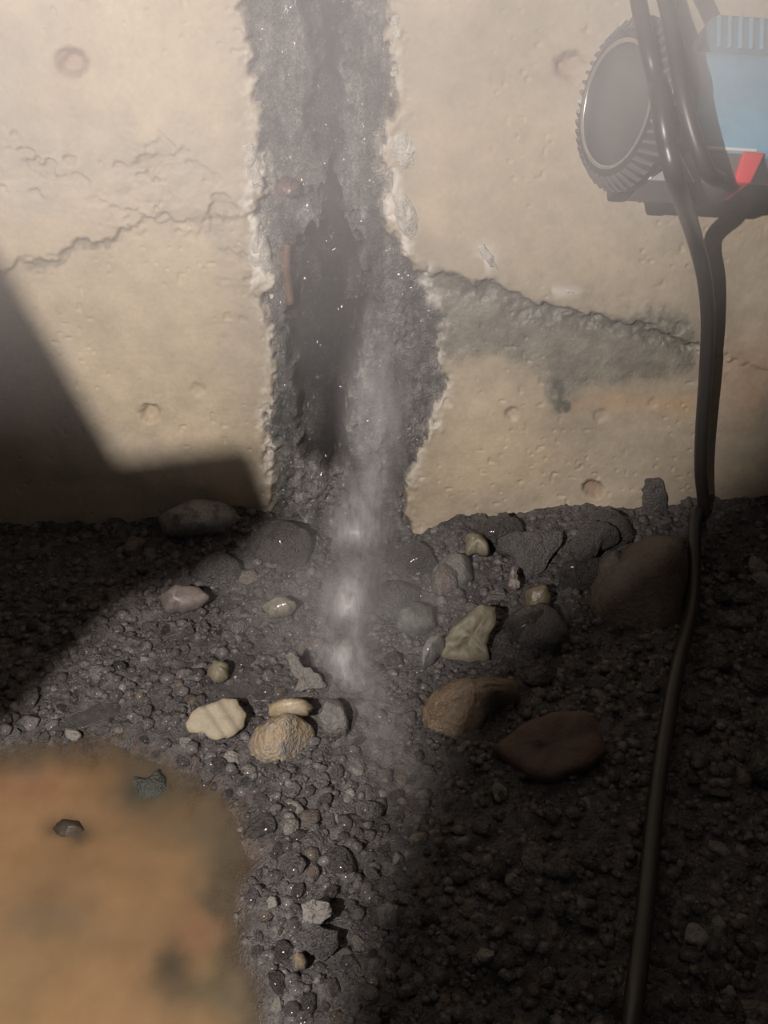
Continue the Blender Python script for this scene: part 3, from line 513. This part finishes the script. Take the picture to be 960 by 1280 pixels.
# cross-sections: centre (px), half width (px), height above bed (m), whiteness
sec = [(462,588,34,.004,.10),(456,615,44,.007,.30),(450,640,50,.010,.50),(448,668,50,.013,.62),(447,690,42,.009,.35),(444,708,36,.011,.45),(440,728,40,.019,.85),(438,750,42,.018,.75),(434,774,44,.010,.35),(432,792,46,.011,.40),(430,808,48,.016,.62),(432,832,50,.012,.42),(444,860,54,.007,.22),(462,890,60,.005,.17),(476,930,66,.004,.13),(484,975,70,.003,.07),(488,1020,70,.002,.0)]
sec = spline(sec, 6); VW = []; FO = []; NC = 31
for (cu, cv, hw, hgt, wh) in sec:
    for i in range(NC):
        s = -1+2*i/(NC-1); q = cu+hw*s
        k = float(sst(650, 705, cv)); prof_h = 1-s*s
        A = wall_pt(q, cv, -.004-hgt*prof_h); B = floor_pt(q, max(cv, 664)); B = floor_pt(q, max(cv, 664), max(hz(B.x, B.y)*.5, -.002)+hgt*prof_h+.001)
        P = A.lerp(B, k)
        P = P + Vector((0, 0, .0012*float(fbm(np.array([q/14]), np.array([cv/34]), 3, 200)[0])))
        VW.append(P); FO.append(max(0, wh*1.5*(1-abs(s)**1.6)*(1+.35*float(fbm(np.array([q/12]), np.array([cv/40]), 3, 201)[0]))))
VW = np.array([p[:] for p in VW]); R = len(sec); idx = np.arange(R*NC).reshape(R, NC)
FWt = np.stack([idx[:-1, :-1], idx[1:, :-1], idx[1:, 1:], idx[:-1, 1:]], -1).reshape(-1, 4)
tag(link('water_stream', mesh_np('water_stream', VW, FWt, True, {'foam': np.array(FO)}), water_mat()), 'white foaming water spilling from the seam over the rubble', 'water')

fm = water_mat(); fm.name = 'sheet_water'; _b = fm.node_tree.nodes['Principled BSDF']; _b.inputs['Base Color'].default_value = (.10, .095, .095, 1); _b.inputs['Roughness'].default_value = .1
P = floor_pt(230, 876, .0015)
wf = rock('water_film', [(60,912),(120,878),(180,856),(260,842),(340,834),(400,850),(350,876),(250,880),(200,890),(150,893),(100,912)], P, (0, 0, 1), .0015, 'crust', fm, rough=.3, rag=5)
wf.data.attributes.new('foam', 'FLOAT', 'POINT').data.foreach_set('value', np.full(len(wf.data.vertices), .45, np.float32))
tag(wf, 'thin grey sheet of water running left over the mud', 'water')

# ------------------------------------------------------------------ hand lamp hanging by its cord at the top right
black = plain('black_plastic', (.03, .025, .025), .42); blackr = plain('black_rubber', (.030, .027, .025), .36)
blue = surf('blue_plastic', (.16, .31, .43), rough=(.35, .5), scale=40, var=.12, bump=.05); dblue = plain('dark_blue_plastic', (.075, .15, .215), .45)
greyp = plain('grey_plastic', (.13, .11, .115), .4); redp = plain('red_plastic', (.62, .06, .07), .4); whitep = plain('white_trim', (.62, .62, .60), .35); metal = plain('chromed_ring', (.5, .47, .45), .25, Metallic=.8)
DL = 0.395; kpx = DL/FPX                                         # metres per pixel at the lamp
lamp = empty('hand_lamp', at_depth(790, 232, DL)); tag(lamp, 'blue hand lamp with black ribbed head hanging at the wall on its black cord', 'lamp')
def frame(ax):
    ax = ax.normalized(); dn = (UP*-1 - ax*(UP*-1).dot(ax)).normalized(); fr = ax.cross(dn).normalized()
    return ax, dn, (-fr if fr.dot(FW) > 0 else fr)                # along, down, towards the camera
HEAD = frame(RT*0.937 + FW*0.35 + UP*0.06); BODY = frame(RT*0.99 + FW*0.08 - UP*0.02)
O = at_depth(781, 133, DL)
def loc(a, d, f, fr=BODY): return O + fr[0]*(a*kpx) + fr[1]*(d*kpx) + fr[2]*(f*kpx)  # lamp space in px-sized units
def lathe(profile, n=64):
    Vv = []; f = []
    for (a, r) in profile:
        for k in range(n):
            t = 2*math.pi*k/n; Vv.append(loc(a, r*math.cos(t), r*math.sin(t), HEAD))
    for i in range(len(profile)-1):
        for k in range(n):
            j = (k+1) % n; f.append((i*n+k, i*n+j, (i+1)*n+j, (i+1)*n+k))
    return Vv, f
def finish(name, Vv, f, mat, parent, bevel=0, smooth=True, label=None):
    me = bpy.data.meshes.new(name)
    me.from_pydata([tuple(Vector(p)-lamp.location) for p in Vv], [], f)
    bm = bmesh.new(); bm.from_mesh(me); bmesh.ops.recalc_face_normals(bm, faces=bm.faces)
    if bevel: bmesh.ops.bevel(bm, geom=bm.edges[:], offset=bevel*kpx, segments=2, affect='EDGES', profile=.6)
    bm.to_mesh(me); bm.free(); me.polygons.foreach_set('use_smooth', [smooth]*len(me.polygons)); me.update()
    o = link(name, me, mat, parent)
    if label: o['label'] = label
    return o
Vv, f = lathe([(2, 70), (-14, 72), (-16, 76), (-12, 84), (-2, 97), (6, 101), (16, 100), (22, 92), (40, 86), (62, 74), (62, .1)]); bez = finish('bezel', Vv, f, blackr, lamp, label='black ribbed round bezel')
Vv, f = lathe([(-4, 0.1), (-4, 71)]); finish('lens', Vv, f, plain('dark_lamp_glass', (.05, .045, .045), .25), lamp, label='dark unlit lens')
for k in range(44):                                              # grip ribs round the bezel
    t = 2*math.pi*k/44; Vv = []
    for (a, r0, sk) in [(-13, 82, -.03), (5, 99, .05)]:
        for dt, q in ((-.035, 0), (-.02, 1), (.02, 1), (.035, 0)): Vv.append(loc(a-4.5*q, (r0+3*q)*math.cos(t+dt+sk), (r0+3*q)*math.sin(t+dt+sk), HEAD))
    finish('rib', Vv, [(0,1,5,4),(1,2,6,5),(2,3,7,6),(0,3,2,1),(4,5,6,7),(0,4,7,3)], plain('rib_rubber', (.10, .09, .09), .25) if k == 0 else bpy.data.materials['rib_rubber'], bez, smooth=False)
Vv, f = lathe([(-14, 70), (-17.5, 73), (-14, 76)]); finish('rim_ring', Vv, f, metal, lamp, label='shiny rim inside the bezel')
def rbox(name, a0, a1, d0, d1, f0, f1, mat, sh=(0, 0, 0, 0), bevel=6, parent=None, label=None):
    Vv = [loc(a0+sh[0], d0, f0), loc(a1+sh[1], d0, f0), loc(a1+sh[3], d1, f0), loc(a0+sh[2], d1, f0), loc(a0+sh[0], d0, f1), loc(a1+sh[1], d0, f1), loc(a1+sh[3], d1, f1), loc(a0+sh[2], d1, f1)]
    return finish(name, Vv, [(0,1,2,3),(4,7,6,5),(0,4,5,1),(1,5,6,2),(2,6,7,3),(3,7,4,0)], mat, parent or lamp, bevel, True, label)
rbox('head_housing', 0, 62, -96, 97, -70, 6, black, (0, 0, 0, -34), 8, label='black housing behind the bezel')
rbox('body', 50, 300, -68, 62, -80, 22, blue, (0, 0, 0, 0), 14, label='light blue plastic body')
hd = rbox('handle', 92, 300, -128, -74, -56, -2, dblue, (22, 0, 0, 0), 12, label='darker blue handle along the top')
for k in range(8): rbox('handle_groove', 118+k*14, 123+k*14, -122, -82, -4, 1, blue, bevel=1, parent=hd)
rbox('underside', 24, 150, 56, 97, -60, 18, greyp, (26, 14, 0, 0), 3, label='grey strip under the body')
rbox('white_edge', 60, 162, 53, 57, 14, 22, whitep, bevel=1)
rbox('switch', 134, 168, 58, 97, -40, 24, redp, (10, 4, -2, -14), 3, label='red tab at the end of the grey strip')
rbox('side_plate', 24, 84, 60, 98, 17, 20, plain('pale_grey_plate', (.26, .25, .24), .35), (20, -24, 0, 0), 1)
for k in (0, 1): rbox('plate_edge', 24+k*56, 27+k*56, 60, 98, 20, 22, whitep, (20-42*k, 20-42*k, 0, 0), .6)

# black cord: loops over the lamp, then hangs down the wall and runs out over the rubble
def cable_pts(L): return [at_depth(a, b, d) for a, b, d in L]
cg = []
for a, b, gap in [(880,640,.016),(876,690,.0),(866,750,0),(848,830,0),(835,900,0),(820,1000,0),(808,1120,0),(795,1230,0),(782,1330,0),(760,1450,0)]:
    if b < 660: cg.append(wall_pt(a, b, -gap))
    else:
        P = floor_pt(a, b)
        for _ in range(3): P = floor_pt(a, b, hz(P.x, P.y)+.010)
        cg.append(P)
cg[1] = Vector((cg[1].x, -.03, hz(cg[1].x, -.03)+.014))
cu_top = cable_pts([(820,92,.378),(822,104,.366),(826,130,.360),(834,180,.362),(847,232,.376)]) + [wall_pt(866,290,-.05), wall_pt(880,345,-.035), wall_pt(885,400,-.026), wall_pt(882,470,-.022), wall_pt(877,540,-.020), wall_pt(876,590,-.018)]
tag(link('power_cable', tube_mesh('power_cable', spline([p[:] for p in cu_top+cg], 10), .0041, 16), blackr), 'long black cable hanging down the wall and over the rubble', 'cable')
for L in ([(770,-420,.43),(782,-160,.39),(790,-60,.37),(798,0,.366),(806,40,.362),(816,85,.362),(824,118,.372)], [(776,-420,.43),(790,-160,.385),(812,-60,.362),(832,0,.360),(846,70,.358),(856,130,.357),(872,185,.360),(886,216,.366),(898,224,.376)]):
    link('strap', tube_mesh('strap', [Vector(p)-lamp.location for p in spline([q[:] for q in cable_pts(L)], 8)], .0034, 12), black, lamp)['label'] = 'black carrying cord'

# ------------------------------------------------------------------ unseen panels added beside the light to shade both sides of the frame
def blocker(name, wallp, floorp, far, dist, thick, mat, label, cat):
    pts = [wall_pt(*p) for p in wallp] + [floor_pt(*p) for p in floorp] + [Vector(p) for p in far]
    c = sum(((p-LIGHT).normalized() for p in pts[:len(wallp)+len(floorp)]), Vector()).normalized()
    Q = [LIGHT + (p-LIGHT)*(dist/((p-LIGHT).dot(c))) for p in pts]; n = len(Q); ctr = sum(Q, Vector())/n
    Vv = [q-ctr for q in Q] + [q-ctr-c*thick for q in Q]
    f = [tuple(range(n)), tuple(reversed(range(n, 2*n)))] + [(i, i+n, (i+1) % n+n, (i+1) % n) for i in range(n)]
    me = bpy.data.meshes.new(name); me.from_pydata([tuple(v_) for v_ in Vv], [], f); bm = bmesh.new(); bm.from_mesh(me)
    bmesh.ops.recalc_face_normals(bm, faces=bm.faces); bm.to_mesh(me); bm.free(); o = link(name, me, mat); o.location = ctr
    for q in Q:                                                  # stays out of the picture
        d = depth(q)
        if d > 0 and abs((q-CAM).dot(RT)/d) < .433 and abs((q-CAM).dot(UP)/d) < .577: print('BLOCKER IN VIEW', name, q[:])
    return tag(o, label, cat)
blocker('shade_baffle_left', [(-330,-250),(0,320),(148,578),(285,560),(305,570),(335,650)], [(300,690),(150,745),(0,905),(-250,1170)], [(-1.2, -.45, 0), (-1.2, 0, .75)], .14, .012, M['baffle_mat'], 'unseen panel added beside the torch to shade the left side', 'light_baffle')  # added out of view, outline cut to throw the left shade
blocker('shade_baffle_right', [(1250,180),(985,490),(905,580)], [(790,690),(665,765),(585,840),(535,960),(480,1110),(420,1290),(340,1500)], [(.5, -.9, 0), (1.4, -.6, 0), (1.4, 0, .35)], .055, .006, M['baffle_mat'], 'unseen thin panel added close to the torch to shade the right side', 'light_baffle')  # added near the light for the soft shade on the right

# ------------------------------------------------------------------ spray and haze
def mist(name, loc_, radii, dens, label, noise=40.0, rot=None, aniso=-.25, col=(.95, .93, .95)):
    m = bpy.data.materials.new(name); m.use_nodes = True; nt = m.node_tree; nt.nodes.remove(nt.nodes['Principled BSDF']); L = nt.links.new
    tc = nd(nt, 'ShaderNodeTexCoord'); gr = nd(nt, 'ShaderNodeTexGradient', gradient_type='SPHERICAL'); L(tc.outputs['Object'], gr.inputs[0])
    n = nd(nt, 'ShaderNodeTexNoise', Scale=noise, Detail=4.0, Roughness=.6); L(tc.outputs['Object'], n.inputs['Vector'])
    r = nd(nt, 'ShaderNodeMapRange'); r.inputs[1].default_value = .35; r.inputs[2].default_value = .65; r.inputs[3].default_value = .15; r.inputs[4].default_value = 1.2; L(n.outputs[0], r.inputs[0])
    a = nd(nt, 'ShaderNodeMath', operation='MULTIPLY'); L(gr.outputs['Fac'], a.inputs[0]); L(r.outputs[0], a.inputs[1])
    b = nd(nt, 'ShaderNodeMath', operation='MULTIPLY'); L(a.outputs[0], b.inputs[0]); b.inputs[1].default_value = dens
    vs = nd(nt, 'ShaderNodeVolumeScatter'); vs.inputs['Color'].default_value = (*col, 1); vs.inputs['Anisotropy'].default_value = aniso
    L(b.outputs[0], vs.inputs['Density']); L(vs.outputs[0], nt.nodes['Material Output'].inputs['Volume'])
    bm = bmesh.new(); bmesh.ops.create_icosphere(bm, subdivisions=3, radius=1.0); me = bpy.data.meshes.new(name); bm.to_mesh(me); bm.free()
    o = link(name, me, m); o.location = loc_; o.scale = radii
    if rot: o.rotation_euler = rot
    return tag(o, label, 'mist', kind='stuff')
p = wall_pt(470, 530, -.025); mist('spray_plume', p, (.027, .020, .085), 24, 'pale spray rising in front of the wet seam', 3.0)
p = floor_pt(440, 740, .02); mist('spray_puff', p, (.090, .100, .034), 6, 'pale spray hanging over the tumbling water', 3.0)
mist('haze', at_depth(870, 70, .372), (.075, .045, .075), 9.0, 'thin pale haze around the hand lamp', 2.0)
p = wall_pt(480, 60, -.19); mist('haze', (p.x, p.y, p.z+.17), (.60, .15, .33), 4.2, 'thin pale haze drifting before the upper wall', 2.5)
